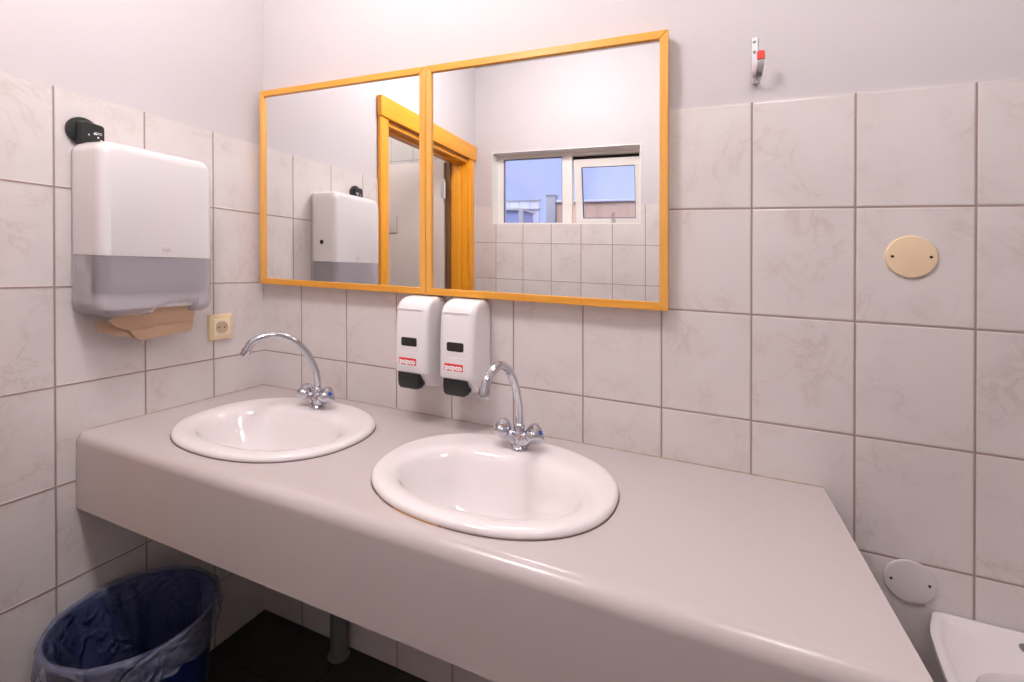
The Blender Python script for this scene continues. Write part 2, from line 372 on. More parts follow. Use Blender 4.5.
obj('notice_plate', dl(B(-0.66, -0.555, -1.615, -1.608, -0.20, -0.075, 0.001)), M['leaf'], leaf)
for hz in (0.10, -1.35):
    bm = bmesh.new(); lathe(bm, [(0.0085, hz-.06), (0.0085, hz+.06)], (-0.158, -1.612, 0), n=14)
    lathe(bm, [(0.0055, hz+.06), (0.0085, hz+.064), (0.004, hz+.074)], (-0.158, -1.612, 0), n=14)
    box(bm, -0.190, -0.158, -1.6155, -1.6125, hz-.05, hz+.05)
    obj('hinge', dl(bm), M['steel'], leaf)

# ------------------------------------------------------------------ window opposite the mirror
w = thing('window_1', (0.636, -DEPTH, WZ0), kind='structure')
def wl(bm): bm.transform(Matrix.Translation((-0.636, DEPTH, -WZ0))); return bm
YG = -DEPTH-0.10
bm = bmesh.new()     # reveal lining and sill
for a in ((WX0-.001, WX0+.004, -DEPTH-.001, YG-.05, WZ0, WZ1), (WX1-.004, WX1+.001, -DEPTH-.001, YG-.05, WZ0, WZ1)):
    box(bm, a[0], a[1], a[3], a[2], a[4], a[5])
box(bm, WX0+.004, WX1-.004, YG-.05, -DEPTH-.001, WZ1-.004, WZ1+.001); box(bm, WX0+.004, WX1-.004, YG-.05, -DEPTH-.001, WZ0-.001, WZ0+.004)
obj('reveal_lining', wl(bm), M['frame_white'], w, smooth=False)
bm = bmesh.new()
for a in ((WX0+.004, 0.177, WZ0+.004, WZ1-.004), (0.613, 0.680, WZ0+.004, WZ1-.004), (1.122, WX1-.004, WZ0+.004, WZ1-.004)):
    box(bm, a[0], a[1], YG-.045, YG+.006, a[2], a[3])
for a in ((0.177, 0.613), (0.680, 1.122)):
    box(bm, a[0], a[1], YG-.045, YG+.006, 0.349, WZ1-.004); box(bm, a[0], a[1], YG-.045, YG+.006, WZ0+.004, WZ0+.018)
obj('window_frame', wl(bm), M['frame_white'], w, smooth=False)
bm = bmesh.new()
for a in ((0.177, 0.1815, -.103, 0.349), (0.6085, 0.613, -.103, 0.349)): box(bm, a[0], a[1], YG-.006, YG, a[2], a[3])
box(bm, 0.1815, 0.6085, YG-.006, YG, 0.3445, 0.349)
obj('gasket', wl(bm), M['gasket'], w, smooth=False)
obj('glass_pane', wl(B(0.177, 0.613, YG-.012, YG-.007, WZ0+.018, 0.349)), M['glass'], w, smooth=False)
obj('gap_shade_strip', wl(B(0.680, 1.122, YG-.044, YG-.030, 0.326, 0.349)), M['gap_shade'], w, smooth=False)  # dark strip painting the shade in the gap above the sash
# top-hung sash, pushed open at the bottom
SW, SH = 0.224, 0.440
bm = bmesh.new()
box(bm, -SW, -SW+.048, -.03, .012, -SH, 0); box(bm, SW-.048, SW, -.03, .012, -SH, 0)
box(bm, -SW+.048, SW-.048, -.03, .012, -.052, 0); box(bm, -SW+.048, SW-.048, -.03, .012, -SH, -SH+.045)
sash = obj('sash', bm, M['frame_white'], w, loc=(0.916-0.636, YG-.012+DEPTH, 0.325-WZ0), smooth=False)
sash.rotation_euler = (math.radians(-9.5), 0, 0)
bm = bmesh.new()
for a in ((-SW+.048, -SW+.052, -SH+.045, -.052), (SW-.052, SW-.048, -SH+.045, -.052)): box(bm, a[0], a[1], -.006, .006, a[2], a[3])
box(bm, -SW+.052, SW-.052, -.006, .006, -.056, -.052); box(bm, -SW+.052, SW-.052, -.006, .006, -SH+.045, -SH+.049)
obj('gasket', bm, M['gasket'], sash, smooth=False)
obj('glass_pane', B(-SW+.048, SW-.048, -.012, -.007, -SH+.045, -.052), M['glass'], sash, smooth=False)
bm = bmesh.new(); box(bm, .018, .046, .012, .017, -SH+.008, -SH+.034); sweep(bm, [(.032, .015, -SH+.022), (.032, .035, -SH+.022)], .006, 10)
box(bm, .025, .039, .031, .040, -SH+.016, -SH+.085)
bevel(bm, .0015, 1); obj('window_handle', bm, M['steel'], sash)

# ------------------------------------------------------------------ garden outside the window
YO = -DEPTH-1.5
slab('ground', -5, 6, -9, -1.95, FLOOR+0.2, -0.1, M['ground'])
fb = thing('plank_fence', (1.0, YO, FLOOR+.2), 'brown vertical board fence with pale cap rail outside the window', 'fence')
bm = bmesh.new()
for i in range(22):
    x = 0.150+i*0.1; dy = random.uniform(-.004, .004); box(bm, x+.0004-1.0, x+.0996-1.0, -.012+dy, .012+dy, 0.02, 0.235-FLOOR-.2)
obj('boards', bm, M['fence_brown'], fb, smooth=False)
obj('cap_rail', B(.150-1.0, 1.35, -.035, .035, .237-FLOOR-.2, .259-FLOOR-.2, .003), M['fence_pale'], fb)
bm = B(-.048, .048, -.045, .045, 0, .304-FLOOR-.2, .006)
box(bm, -.054, .054, -.051, .051, .304-FLOOR-.2, .312-FLOOR-.2)
tag(obj('fence_post', bm, M['fence_grey'], loc=(.099, YO+.0, FLOOR+.2)), 'weathered grey square post between the brown and the pale fence outside', 'post')
pf = thing('panel_fence', (-.85, YO, FLOOR+.2), 'pale grey panel fence with thin rails outside, left of the grey post', 'fence')
bm = bmesh.new()
for i in range(15):
    x = -.83+i*0.11; box(bm, x, x+.106, -.01, .01, 0.02, .262-FLOOR-.2)
obj('boards', bm, M['fence_pale'], pf, smooth=False)
bm = bmesh.new(); box(bm, -.84, .84, .01, .022, .262-FLOOR-.2, .272-FLOOR-.2); box(bm, -.84, .84, .01, .022, .172-FLOOR-.2, .180-FLOOR-.2)
obj('rail', bm, M['fence_grey'], pf, smooth=False)
cr = thing('garden_store', (-.62, YO+.28, FLOOR+.2), 'low blue grey store with white trim in front of the pale fence', 'garden box')
H = .11-FLOOR-.2
obj('body', B(-.58, .56, -.16, .16, 0, H, .004), M['blue_panel'], cr)
bm = bmesh.new(); box(bm, -.60, .58, -.18, .18, H, H+.018); box(bm, .54, .58, .16, .18, 0, H); box(bm, -.60, -.56, .16, .18, 0, H)
obj('white_trim', bm, M['frame_white'], cr, smooth=False)

# ------------------------------------------------------------------ mirrors
FR, FD = 0.0205, 0.034
def mirror(x0, x1, z0, z1, label):
    cx = (x0+x1)/2; cz = z0
    r = thing('wall_mirror', (cx, 0, cz), label, 'mirror')
    a, b_, c, e = x0-cx, x1-cx, 0, z1-z0
    bm = bmesh.new()      # four mitred rails around the glass
    def rail(p0, p1, q0, q1, mi):
        # p outer edge points, q inner edge points (x,z)
        ys = (-.001, -FD)
        vs = {}
        for k, (x, z) in enumerate((p0, p1, q1, q0)):
            for j, y in enumerate(ys): vs[(k, j)] = bm.verts.new((x, y, z))
        for f in (((0, 0), (1, 0), (2, 0), (3, 0)), ((0, 1), (3, 1), (2, 1), (1, 1))): bm.faces.new([vs[i] for i in f]).material_index = mi
        for k in range(4): bm.faces.new([vs[(k, 0)], vs[(k, 1)], vs[((k+1) % 4, 1)], vs[((k+1) % 4, 0)]]).material_index = mi
    g = .00025
    rail((a, c+g), (a, e-g), (a+FR, c+FR+g), (a+FR, e-FR-g), 0); rail((b_, c+g), (b_, e-g), (b_-FR, c+FR+g), (b_-FR, e-FR-g), 0)
    rail((a+g, c), (b_-g, c), (a+FR+g, c+FR), (b_-FR-g, c+FR), 1); rail((a+g, e), (b_-g, e), (a+FR+g, e-FR), (b_-FR-g, e-FR), 1)
    bmesh.ops.recalc_face_normals(bm, faces=bm.faces); bevel(bm, .0012, 1, 50)
    obj('mirror_frame', bm, [M['wood_z'], M['wood_x']], r)
    obj('mirror_glass', B(a+FR-.003, b_-FR+.003, -.0271, -.022, c+FR-.003, e-FR+.003), M['mirror'], r, smooth=False)
    obj('backing_board', B(a+FR-.003, b_-FR+.003, -.0215, -.002, c+FR-.003, e-FR+.003), M['case_plastic'], r, smooth=False)
mirror(0.0235, 0.7195, -0.5025, 0.1855, 'left wooden-framed square wall mirror, next to the room corner')
mirror(0.7205, 1.4145, -0.5025, 0.1855, 'right wooden-framed square wall mirror, above the two soap dispensers')

# ------------------------------------------------------------------ countertop
CF, CB, CE = -0.550, -1.072, 1.744      # front face y, apron bottom z, right end x
SINKS = [(0.402, -0.283), (1.063, -0.290)]
bm = bmesh.new()
R = 0.028
prof = [(0.0, CT)]
for k in range(11):
    a = PI/2*k/10; prof.append((CF+R-R*math.sin(a), CT-R+R*math.cos(a)))
prof += [(CF, CB), (CF+.022, CB), (CF+.022, CT-.04), (0.0, CT-.04)]
loft(bm, [[(x, y, z) for y, z in prof] for x in (0.0005, CE)])
ct = obj('countertop', bm, M['laminate'], angle=25)
tag(ct, 'long grey-beige laminate vanity countertop with rounded front edge, holding both oval sinks', 'countertop')
def selps(a, b_, cx, cy, z, e=2.2, n=72, egg=0.0):
    pts = []
    for k in range(n):
        t = 2*PI*k/n; c, s = math.cos(t), math.sin(t)
        r = (abs(c)**e+abs(s)**e)**(-1/e)
        pts.append((cx+a*r*c, cy+b_*r*s, z))
    return pts
for sx, sy in SINKS:
    bm = bmesh.new(); loft(bm, [selps(.232, .168, sx, sy-.006, CT-.08, n=64), selps(.232, .168, sx, sy-.006, CT+.03, n=64)])
    cut = obj('cutter', bm, M['laminate'])
    md = ct.modifiers.new('cut', 'BOOLEAN'); md.object = cut; md.operation = 'DIFFERENCE'; md.solver = 'EXACT'
    dg = bpy.context.evaluated_depsgraph_get(); me = bpy.data.meshes.new_from_object(ct.evaluated_get(dg))
    ct.modifiers.clear(); ct.data = me; bpy.data.objects.remove(cut)
ct.data.set_sharp_from_angle(angle=math.radians(25))

# ------------------------------------------------------------------ oval sinks
def make_sink(loc, label):
    r = thing('oval_sink', loc, label, 'sink', 'drop-in sinks in the countertop')
    bm = bmesh.new(); e = 2.22
    A, Bb = .272, .2185
    L = []
    for da, z in ((-.006, .0015), (-.0015, .001), (0, .004), (-.0005, .008), (-.003, .012), (-.007, .0142), (-.014, .0156), (-.028, .0150)):
        L.append(selps(A+da, Bb+da, 0, 0, z, e))
    # inner lip and bowl; the opening sits forward of centre to leave a tap ledge at the back
    for a, b_, cy, z, ee in ((.234, .166, -.016, .0138, 2.2), (.223, .153, -.020, .0118, 2.2), (.214, .143, -.024, .0078, 2.2), (.206, .134, -.026, .0005, 2.2), (.198, .127, -.028, -.013, 2.2),
                             (.184, .117, -.029, -.042, 2.15), (.163, .104, -.028, -.075, 2.1), (.135, .088, -.026, -.108, 2.0), (.095, .065, -.022, -.128, 2.0),
                             (.055, .042, -.02, -.137, 2.0), (.024, .024, -.02, -.140, 2.0)):
        L.append(selps(a, b_, 0, cy, z, ee))
    L.append(selps(.022, .022, 0, -.02, -.150, 2.0))
    n_in = len(L)
    # underside
    for a, b_, cy, z in ((.034, .034, -.02, -.152), (.10, .07, -.022, -.14), (.148, .10, -.026, -.12), (.18, .118, -.028, -.09), (.202, .131, -.028, -.05), (.215, .145, -.026, -.012), (.224, .156, -.02, .0012)):
        L.append(selps(a, b_, 0, cy, z, 2.15))
    rings = [[bm.verts.new(p) for p in lp] for lp in L]
    m = len(rings)
    for i in range(m-1):
        a, b_ = rings[i], rings[i+1]
        for k in range(72): bm.faces.new((a[k], a[(k+1) % 72], b_[(k+1) % 72], b_[k]))
    a, b_ = rings[-1], rings[0]
    for k in range(72): bm.faces.new((a[k], a[(k+1) % 72], b_[(k+1) % 72], b_[k]))
    obj('basin', bm, M['ceramic'], r, angle=60)
    bm = bmesh.new(); lathe(bm, [(.004, -.146), (.021, -.146), (.0225, -.1405), (.019, -.139), (.016, -.143), (.004, -.1435)], (0, -.02, 0))
    obj('drain', bm, M['chrome'], r)
    bm = bmesh.new()
    ra = [selps(A-.001, Bb-.001, 0, 0, .0, e), selps(A+.0012, Bb+.0012, 0, 0, .0003, e), selps(A+.0003, Bb+.0003, 0, 0, .002, e), selps(A-.003, Bb-.003, 0, 0, .002, e)]
    loft(bm, ra, False, False); obj('sealant', bm, M['sealant'], r, smooth=False)
    return r
def seal_mat():
    """dark joint under the rim with an orange rust stain on the front-left quarter"""
    m, nt, b, N, L = nodes('rim_sealant')
    tc = N.new('ShaderNodeTexCoord'); n = N.new('ShaderNodeTexNoise'); n.inputs['Scale'].default_value = 22; n.inputs['Detail'].default_value = 4
    L.new(tc.outputs['Object'], n.inputs['Vector'])
    sp = N.new('ShaderNodeSeparateXYZ'); L.new(tc.outputs['Object'], sp.inputs[0])
    f1 = math_node(N, L, 'LESS_THAN', sp.outputs[0], 0.02); f2 = math_node(N, L, 'LESS_THAN', sp.outputs[1], -0.05)
    f = math_node(N, L, 'MULTIPLY', math_node(N, L, 'MULTIPLY', f1, f2), math_node(N, L, 'GREATER_THAN', n.outputs['Fac'], 0.485))
    mx = N.new('ShaderNodeMixRGB'); mx.inputs[1].default_value = (.20, .14, .11, 1); mx.inputs[2].default_value = (.55, .29, .12, 1)
    L.new(f, mx.inputs[0]); L.new(mx.outputs[0], b.inputs['Base Color']); sock(b, 'Roughness', .8); return m
M['sealant'] = seal_mat()
M['sealant_plain'] = plain('rim_sealant_grey', (.17, .13, .12), .8)
sA = make_sink((SINKS[0][0], SINKS[0][1], CT), 'white oval ceramic sink at the far left of the counter, nearest the room corner')
for c in sA.children:
    if c.name.startswith('sealant'): c.data.materials[0] = M['sealant_plain']
sB = make_sink((SINKS[1][0], SINKS[1][1], CT), 'white oval ceramic sink in the middle of the counter, rusty joint along its front-left rim')

# ------------------------------------------------------------------ taps
def make_tap(loc, spout_rot, label):
    r = thing('mixer_tap', loc, label, 'tap', 'chrome taps behind the sinks')
    bm = bmesh.new()
    lathe(bm, [(.0215, 0), (.0225, .003), (.0195, .006), (.0165, .012), (.0165, .020), (.019, .028), (.0185, .034), (.015, .040), (.0125, .043), (.0125, .048), (.010, .050)], n=28)
    for s in (-1, 1):
        p = [Vector((s*.006, 0, .020)), Vector((s*.020, -.001, .026)), Vector((s*.030, -.002, .031)), Vector((s*.036, -.002, .034))]
        sweep(bm, p, [.020, .019, .016, .0145], 16)
    obj('tap_body', bm, M['chrome'], r, angle=50)
    pr = spline([(0, 0, .040), (0, 0, .075), (0, -.008, .118), (0, -.031, .168), (0, -.068, .208), (0, -.112, .226), (0, -.150, .222), (0, -.178, .208), (0, -.190, .187)], 8)
    bm = bmesh.new(); sweep(bm, pr, .0103, 18)
    lathe(bm, [(.0105, .044), (.0142, .047), (.0142, .056), (.0105, .060), (.0092, .061)], n=24)
    e = pr[-1]; dv = (pr[-1]-pr[-2]).normalized()
    sweep(bm, [e-dv*.004, e-dv*.003, e+dv*.014, e+dv*.016], [.0108, .0128, .0128, .0112], 18)
    sp = obj('spout', bm, M['chrome'], r, angle=50); sp.rotation_euler = (0, 0, spout_rot)
    for s in (-1, 1):      # rounded three-lobed handles tilted up and outwards
        ax = Vector((s*.80, -.20, .42)).normalized(); c0 = Vector((s*.026, -.002, .031))
        u = ax.cross(Vector((0, 0, 1))).normalized(); v = ax.cross(u)
        bm = bmesh.new(); loops = []
        for t, rr, lobe in ((0, .012, 0), (.004, .0185, .05), (.012, .0235, .12), (.022, .0240, .19), (.031, .0215, .20), (.037, .0155, .14), (.039, .008, .05)):
            lp = []
            for k in range(36):
                a = 2*PI*k/36; q_ = rr*(1+lobe*math.cos(3*a+(0 if s > 0 else PI)))
                lp.append(c0+ax*t+(u*math.cos(a)+v*math.sin(a))*q_)
            loops.append(lp)
        loft(bm, loops); h = obj('tap_handle', bm, M['chrome'], r, angle=50)
        bm = bmesh.new(); c1 = c0+ax*.0385
        loops = [[c1+ax*t+(u*math.cos(2*PI*k/16)+v*math.sin(2*PI*k/16))*q_ for k in range(16)] for t, q_ in ((0, .0062), (.0014, .0062), (.0019, .004))]
        loft(bm, loops); tag(obj('colour_cap', bm, M['blue'] if s > 0 else M['chrome'], h), 'blue cap' if s > 0 else None)
    return r
make_tap((0.396, -0.136, CT+.0158), math.radians(-121+90), 'chrome swan-neck mixer tap of the far left sink, spout swung towards the left wall')
make_tap((1.066, -0.140, CT+.0158), math.radians(-91.5+90), 'chrome swan-neck mixer tap of the middle sink, below the right soap dispenser')

# ------------------------------------------------------------------ soap dispensers
def make_soap(x, label):
    r = thing('soap_dispenser', (x, 0, -.775), label, 'soap dispenser', 'soap dispensers below the mirrors')
    W = .055; H = .268
    # side profile: depth of the front face by height
    bm = bmesh.new(); loops = []
    # stacked horizontal sections, front depth and back
    secs = []
    for z, dpt, wd in ((0.0, .030, .046), (.003, .044, .050), (.010, .060, .0530), (.022, .078, .0545), (.036, .094, .055), (.050, .103, .055), (.052, .112, .055), (.056, .1145, .055),
                       (.10, .1150, .055), (.16, .1140, .055), (.21, .1110, .055), (.235, .106, .055), (.248, .099, .0542), (.258, .088, .052), (.2645, .074, .049), (.268, .056, .045)):
        rr = min(.020, dpt*.45)
        pts = rrect(-wd, wd, -dpt, -.0015, (rr, rr, .004, .004), 6)
        loops.append([(p[0]*(1.0), p[1], z) for p in pts])
    loft(bm, loops); body = obj('dispenser_body', bm, M['soap_plastic'], r, angle=50)
    # front details
    bm = bmesh.new()
    pts = rrect(-.0255, .0265, .129, .1535, .005, 4)
    loft(bm, [[(p[0], -.1142, p[1]) for p in pts], [(p[0], -.1157, p[1]) for p in pts]])
    obj('level_window', bm, M['dark_gloss'], body)
    bm = bmesh.new()
    p1 = rrect(-.033, .034, .117, .1590, .007, 4); p2 = rrect(-.026, .027, .1285, .154, .005, 4)
    fr = [[(p[0], -.1139, p[1]) for p in p1], [(p[0], -.1154, p[1]) for p in [((a[0]*.95+b_[0]*.05), (a[1]*.95+b_[1]*.05)) for a, b_ in zip(p1, p2)]],
          [(p[0], -.1160, p[1]) for p in p2], [(p[0], -.1140, p[1]) for p in p2]]
    loft(bm, fr, False, False); obj('window_surround', bm, M['soap_plastic'], body)
    bm = bmesh.new(); sweep(bm, [(-.045, -.1085, .232), (-.044, -.1092, .2345), (.040, -.1092, .2345), (.041, -.1085, .232)], .0013, 8)
    obj('lid_seam', bm, M['soap_plastic'], body)
    bm = bmesh.new(); sweep(bm, [(-.043, -.1138, .109), (-.040, -.1143, .1095), (.038, -.1143, .1095), (.041, -.1138, .109)], .0014, 8)
    obj('cover_seam', bm, M['soap_plastic'], body)
    lab = obj('brand_label', B(-.033, .024, -.1160, -.1146, .0755, .0945, .0003, 1), M['label_red'], body)
    bm = text_bm('popco', .0200, Matrix.Translation((-.0045, -.1164, .0850)) @ MAT_FACE_Y, .0003, bold=.0013, xs=1.02)
    obj('lettering', bm, M['print_white'], lab, smooth=False)
    # push lever
    bm = bmesh.new(); loops = []
    for z, y0, y1, hw in ((.052, -.1155, -.090, .0350), (.042, -.1165, -.088, .0350), (.028, -.1165, -.085, .0350), (.014, -.1150, -.083, .0340), (.007, -.1120, -.083, .030), (.005, -.107, -.085, .025)):
        pts = rrect(-hw-.004, hw-.004, y0, y1, (.005, .005, .003, .003), 4)
        loops.append([(p[0], p[1], z+.0) for p in pts])
    loft(bm, loops); obj('push_lever', bm, M['black_plastic'], r, angle=50)
    bm = B(.034, .0392, -.100, -.092, .018, .030, .002); obj('lever_arm', bm, M['black_plastic'], r)
    return r
M['dark_gloss'] = plain('dark_window', (0.035, 0.035, 0.035), 0.12)
make_soap(.7175, 'left white soap dispenser with black push lever, under the seam between the mirrors')
make_soap(.8675, 'right white soap dispenser with black push lever, beside the middle tap')

# ------------------------------------------------------------------ paper towel dispenser on the left wall
Y0, Y1, Z0, Z1 = -.562, -.272, -.576, -.127
td = thing('towel_dispenser', (0, (Y0+Y1)/2, Z0), 'large white wall paper towel dispenser with smoky lower window, brown towel sticking out', 'towel dispenser')
cy = (Y0+Y1)/2
def yz(pts, x, ins=0): return [(x, p[0]-cy, p[1]-Z0) for p in pts]
def outl(ins, r=.034): return rrect(Y0+ins, Y1-ins, Z0+ins, Z1-ins, max(r-ins, .004), 8)
bm = bmesh.new(); loft(bm, [yz(outl(.004), .0012), yz(outl(.003), .003), yz(outl(.003), .018)])
obj('back_case', bm, M['case_plastic'], td)
ZS = -.417
bm = bmesh.new(); loops = []
for x, ins in ((.0175, .0), (.104, .002), (.115, .004), (.122, .009), (.1265, .016), (.128, .026)):
    loops.append(yz(rrect(Y0+ins, Y1-ins, ZS, Z1-ins, (.0005, .0005, max(.034-ins*.6, .006), max(.034-ins*.6, .006)), 8), x))
loft(bm, loops); cover = obj('cover', bm, M['white_plastic'], td, angle=40)
# smoky window: hollow shell with a notch where the towel leaves
def win_out(ins):
    r_ = max(.034-ins*.6, .006)
    base = rrect(Y0+ins, Y1-ins, Z0+ins, ZS-.0008, (r_, r_, .0005, .0005), 8)
    out = []
    for i, p in enumerate(base):
        out.append(p)
        if i == 8:     # end of the first bottom corner, insert notch points
            zb = Z0+ins
            for yy, dz in ((-.470, 0), (-.440, .002), (-.428, .014), (-.410, .022), (-.375, .030), (-.340, .030), (-.322, .026), (-.3205, .004), (-.315, 0)): out.append((yy, zb+dz))
    return out
bm = bmesh.new(); loops = []
for x, ins in ((.0175, .0), (.104, .002), (.115, .004), (.122, .009), (.1265, .016), (.128, .026)):
    loops.append(yz(win_out(ins), x))
loft(bm, loops, cap0=False, cap1=True)
win = obj('window_cover', bm, M['smoky'], td, angle=40)
obj('tray', B(.0185, .100, Y0+.022-cy, Y1-.012-cy, .018, .060, .004), M['white_plastic'], td)
obj('side_rail', B(.0185, .060, Y0+.005-cy, Y0+.019-cy, .034, .160, .002), M['white_plastic'], td)
bm = text_bm('TORK', .0085, Matrix.Translation((.1284, -.408-cy, -.3985-Z0)) @ MAT_FACE_X, .0002, xs=1.0)
lg = obj('brand_mark', bm, M['print_grey'], cover, smooth=False)
bm = bmesh.new(); sweep(bm, [(.1282, -.408-.0105+.021*k/8-cy, -.3935-Z0+.0022*math.sin(PI*k/8)) for k in range(9)], .0005, 6); sweep(bm, [(.1282, -.408-.0105+.021*k/8-cy, -.4038-Z0-.0012*math.sin(PI*k/8)) for k in range(9)], .0004, 6)
obj('brand_swoosh', bm, M['print_grey'], cover)
bm = bmesh.new(); lathe(bm, [(.0035, Y1+.0005-cy), (.009, Y1+.0005-cy), (.009, Y1-.001-cy)], (.062, 0, -.338-Z0), 'Y', 20); obj('lock', bm, M['dark'], cover)
# towels inside
bm = bmesh.new()
for i in range(18):
    z = .064+i*.0048; dx = random.uniform(-.0015, .0015); box(bm, .022+dx, .110+dx, Y0+.028-cy, Y1-.016-cy, z, z+.0040)
st = obj('paper_towel_stack', bm, M['kraft_dark'], loc=(0, cy, Z0), smooth=False)
tag(st, 'stack of folded paper towels behind the smoky window of the towel dispenser', 'paper towels')
# the towel sticking out: two folded plies with creases
def sheet(bm, rows, t=.0012):
    """rows: list of polylines with equal counts -> thin solid sheet"""
    top = [[Vector(p) for p in r_] for r_ in rows]; n = len(top[0])
    A_ = [[bm.verts.new(p) for p in r_] for r_ in top]; B_ = [[bm.verts.new(p+Vector((-t, 0, 0))) for p in r_] for r_ in top]
    for i in range(len(top)-1):
        for k in range(n-1):
            bm.faces.new((A_[i][k], A_[i][k+1], A_[i+1][k+1], A_[i+1][k])); bm.faces.new((B_[i][k], B_[i+1][k], B_[i+1][k+1], B_[i][k+1]))
    for k in range(n-1):
        bm.faces.new((A_[0][k], B_[0][k], B_[0][k+1], A_[0][k+1])); bm.faces.new((A_[-1][k], A_[-1][k+1], B_[-1][k+1], B_[-1][k]))
    for i in range(len(top)-1):
        bm.faces.new((A_[i][0], A_[i+1][0], B_[i+1][0], B_[i][0])); bm.faces.new((A_[i][-1], B_[i][-1], B_[i+1][-1], A_[i+1][-1]))
def row(p0, p1, n=14, amp=.0012, ph=0):
    p0, p1 = Vector(p0), Vector(p1)
    return [p0.lerp(p1, k/n)+Vector((amp*math.sin(ph+k*1.3), 0, amp*math.cos(ph*2+k*.9))) for k in range(n+1)]
bm = bmesh.new()
sheet(bm, [row((.085, -.470, -.549), (.080, -.322, -.549), amp=.0006), row((.080, -.520, -.584), (.080, -.300, -.580), amp=.0010, ph=1), row((.072, -.500, -.603), (.070, -.301, -.604), amp=.0014, ph=2), row((.058, -.455, -.622), (.060, -.302, -.609), amp=.001, ph=3)])
sheet(bm, [row((.052, -.466, -.610), (.050, -.292, -.606), amp=.001, ph=2.5), row((.060, -.462, -.618), (.060, -.293, -.607), amp=.0015, ph=1), row((.062, -.448, -.640), (.063, -.295, -.620), amp=.0015, ph=4), row((.060, -.428, -.650), (.062, -.300, -.636), amp=.0012, ph=5)])
sheet(bm, [row((.045, -.532, -.588), (.050, -.450, -.606), 8, .0008, 1), row((.047, -.531, -.603), (.054, -.440, -.634), 8, .001, 2), row((.048, -.528, -.617), (.058, -.425, -.650), 8, .001, 3)])
pt = obj('paper_towel', bm, M['kraft'], angle=25)
pt.data.transform(Matrix.Translation((-.06, .40, .60))); pt.location = (.06, -.40, -.60)
tag(pt, 'crumpled brown paper towel hanging out of the bottom slot of the towel dispenser', 'paper towel')

# ------------------------------------------------------------------ black plastic device above the towel dispenser
dv_ = thing('air_freshener', (0, -.536, -.098), 'small black plastic device on a round base, above the towel dispenser', 'air freshener')
bm = bmesh.new(); lathe(bm, [(.0345, .001), (.0355, .003), (.0355, .009), (.033, .012), (.020, .0135), (.019, .016)], (0, 0, 0), 'X', 40)
obj('round_base', bm, M['black_plastic'], dv_)
bm = bmesh.new()
loops = []
for x, s, rr in ((.006, .88, .006), (.009, .97, .007), (.022, 1.0, .007), (.030, .97, .007), (.0335, .88, .006)):
    pts = rrect(-.030*s, .029*s, -.036*s, .027*s, (rr, rr, rr, .012), 5)
    loops.append([(x, p[0]*.93+.009, p[1]-.004-.10*(p[0])) for p in pts])
loft(bm, loops); bd = obj('device_body', bm, M['black_plastic'], dv_, angle=45)
bm = bmesh.new()
X_ = .0337
def tri(a, b_, c):
    v1 = [bm.verts.new((X_-.0004, p[0], p[1])) for p in (a, b_, c)]; v2 = [bm.verts.new((X_+.0003, p[0], p[1])) for p in (a, b_, c)]
    bm.faces.new(v1); bm.faces.new(v2)
    for i in range(3): bm.faces.new((v1[i], v1[(i+1) % 3], v2[(i+1) % 3], v2[i]))
tri((-.002, -.012), (.0025, -.012), (.0002, -.007))
for yy, zz in ((.020, -.0135), (.0265, -.0205), (.012, -.0055), (.0155, -.0055)): lathe(bm, [(.0022, X_-.0004), (.0022, X_+.0003)], (0, yy, zz), 'X', 10)
for yy0, yy1, zz in ((.012, .028, -.0015), (.018, .028, -.005)): box(bm, X_-.0004, X_+.0003, yy0, yy1, zz-.0006, zz+.0006)
obj('printed_symbols', bm, M['print_white'], bd, smooth=False)

# ------------------------------------------------------------------ wall socket
so = thing('wall_socket', (0, -.1686, -.646), 'cream single wall power socket on the left wall, right of the paper towel', 'socket')
bm = bmesh.new(); loft(bm, [[(x, p[0], p[1]) for p in rrect(-.041+i_, .041-i_, -.0425+i_, .0425-i_, .004, 4)] for x, i_ in ((.0005, 0), (.006, 0), (.0095, .002), (.011, .006))])
fr_ = obj('socket_frame', bm, M['cream_plastic'], so)
bm = bmesh.new(); loft(bm, [[(x, p[0], p[1]) for p in rrect(-.028+i_, .028-i_, -.028+i_, .028-i_, .003, 4)] for x, i_ in ((.0105, 0), (.0125, .0005), (.0128, .0015))])
obj('socket_insert', bm, plain('pale_cream', (.86, .74, .55), .35), so)
bm = bmesh.new(); lathe(bm, [(.0205, .0125), (.0205, .0140), (.0185, .0142), (.0178, .0131), (.003, .0129)], (0, 0, 0), 'X', 32)
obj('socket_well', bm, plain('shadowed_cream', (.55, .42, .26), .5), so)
for s in (-1, 1):
    bm = bmesh.new(); lathe(bm, [(.0001, .0130), (.0026, .0130), (.0026, .0134), (.0001, .0134)], (0, s*.0095, 0), 'X', 12); obj('pin_hole', bm, M['dark'], so)
for s in (-1, 1):
    obj('earth_clip', B(.0129, .0143, -.003, .003, s*.0165-.002, s*.0165+.002), M['steel'], so)

# ------------------------------------------------------------------ round blanking plates on the back wall
def plate(x, z, r, mat, ang, label):
    t = thing('cover_plate', (x, 0, z), label, 'cover plate')
    bm = bmesh.new(); lathe(bm, [(r-.001, -.0005), (r, -.0015), (r, -.0035), (r-.0015, -.0052), (r-.005, -.0058)], (0, 0, 0), 'Y', 56)
    p = obj('disc', bm, mat, t)
    for s in (-1, 1):
        bm = bmesh.new(); cx, cz = s*.0325*math.cos(ang), s*.0325*math.sin(ang)
        lathe(bm, [(.0028, -.0050), (.0028, -.0064), (.0014, -.0066)], (cx, 0, cz), 'Y', 14); obj('screw_hole', bm, M['dark'], t)
plate(1.8975, -.3555, .0445, M['cream_plate'], 0, 'round cream blanking plate with two dark screw holes, upper right on the tiles')
plate(1.8975, -1.0405, .0450, M['grey_plate'], math.radians(1), 'round greyish white blanking plate with two dark screw holes, above the small basin')

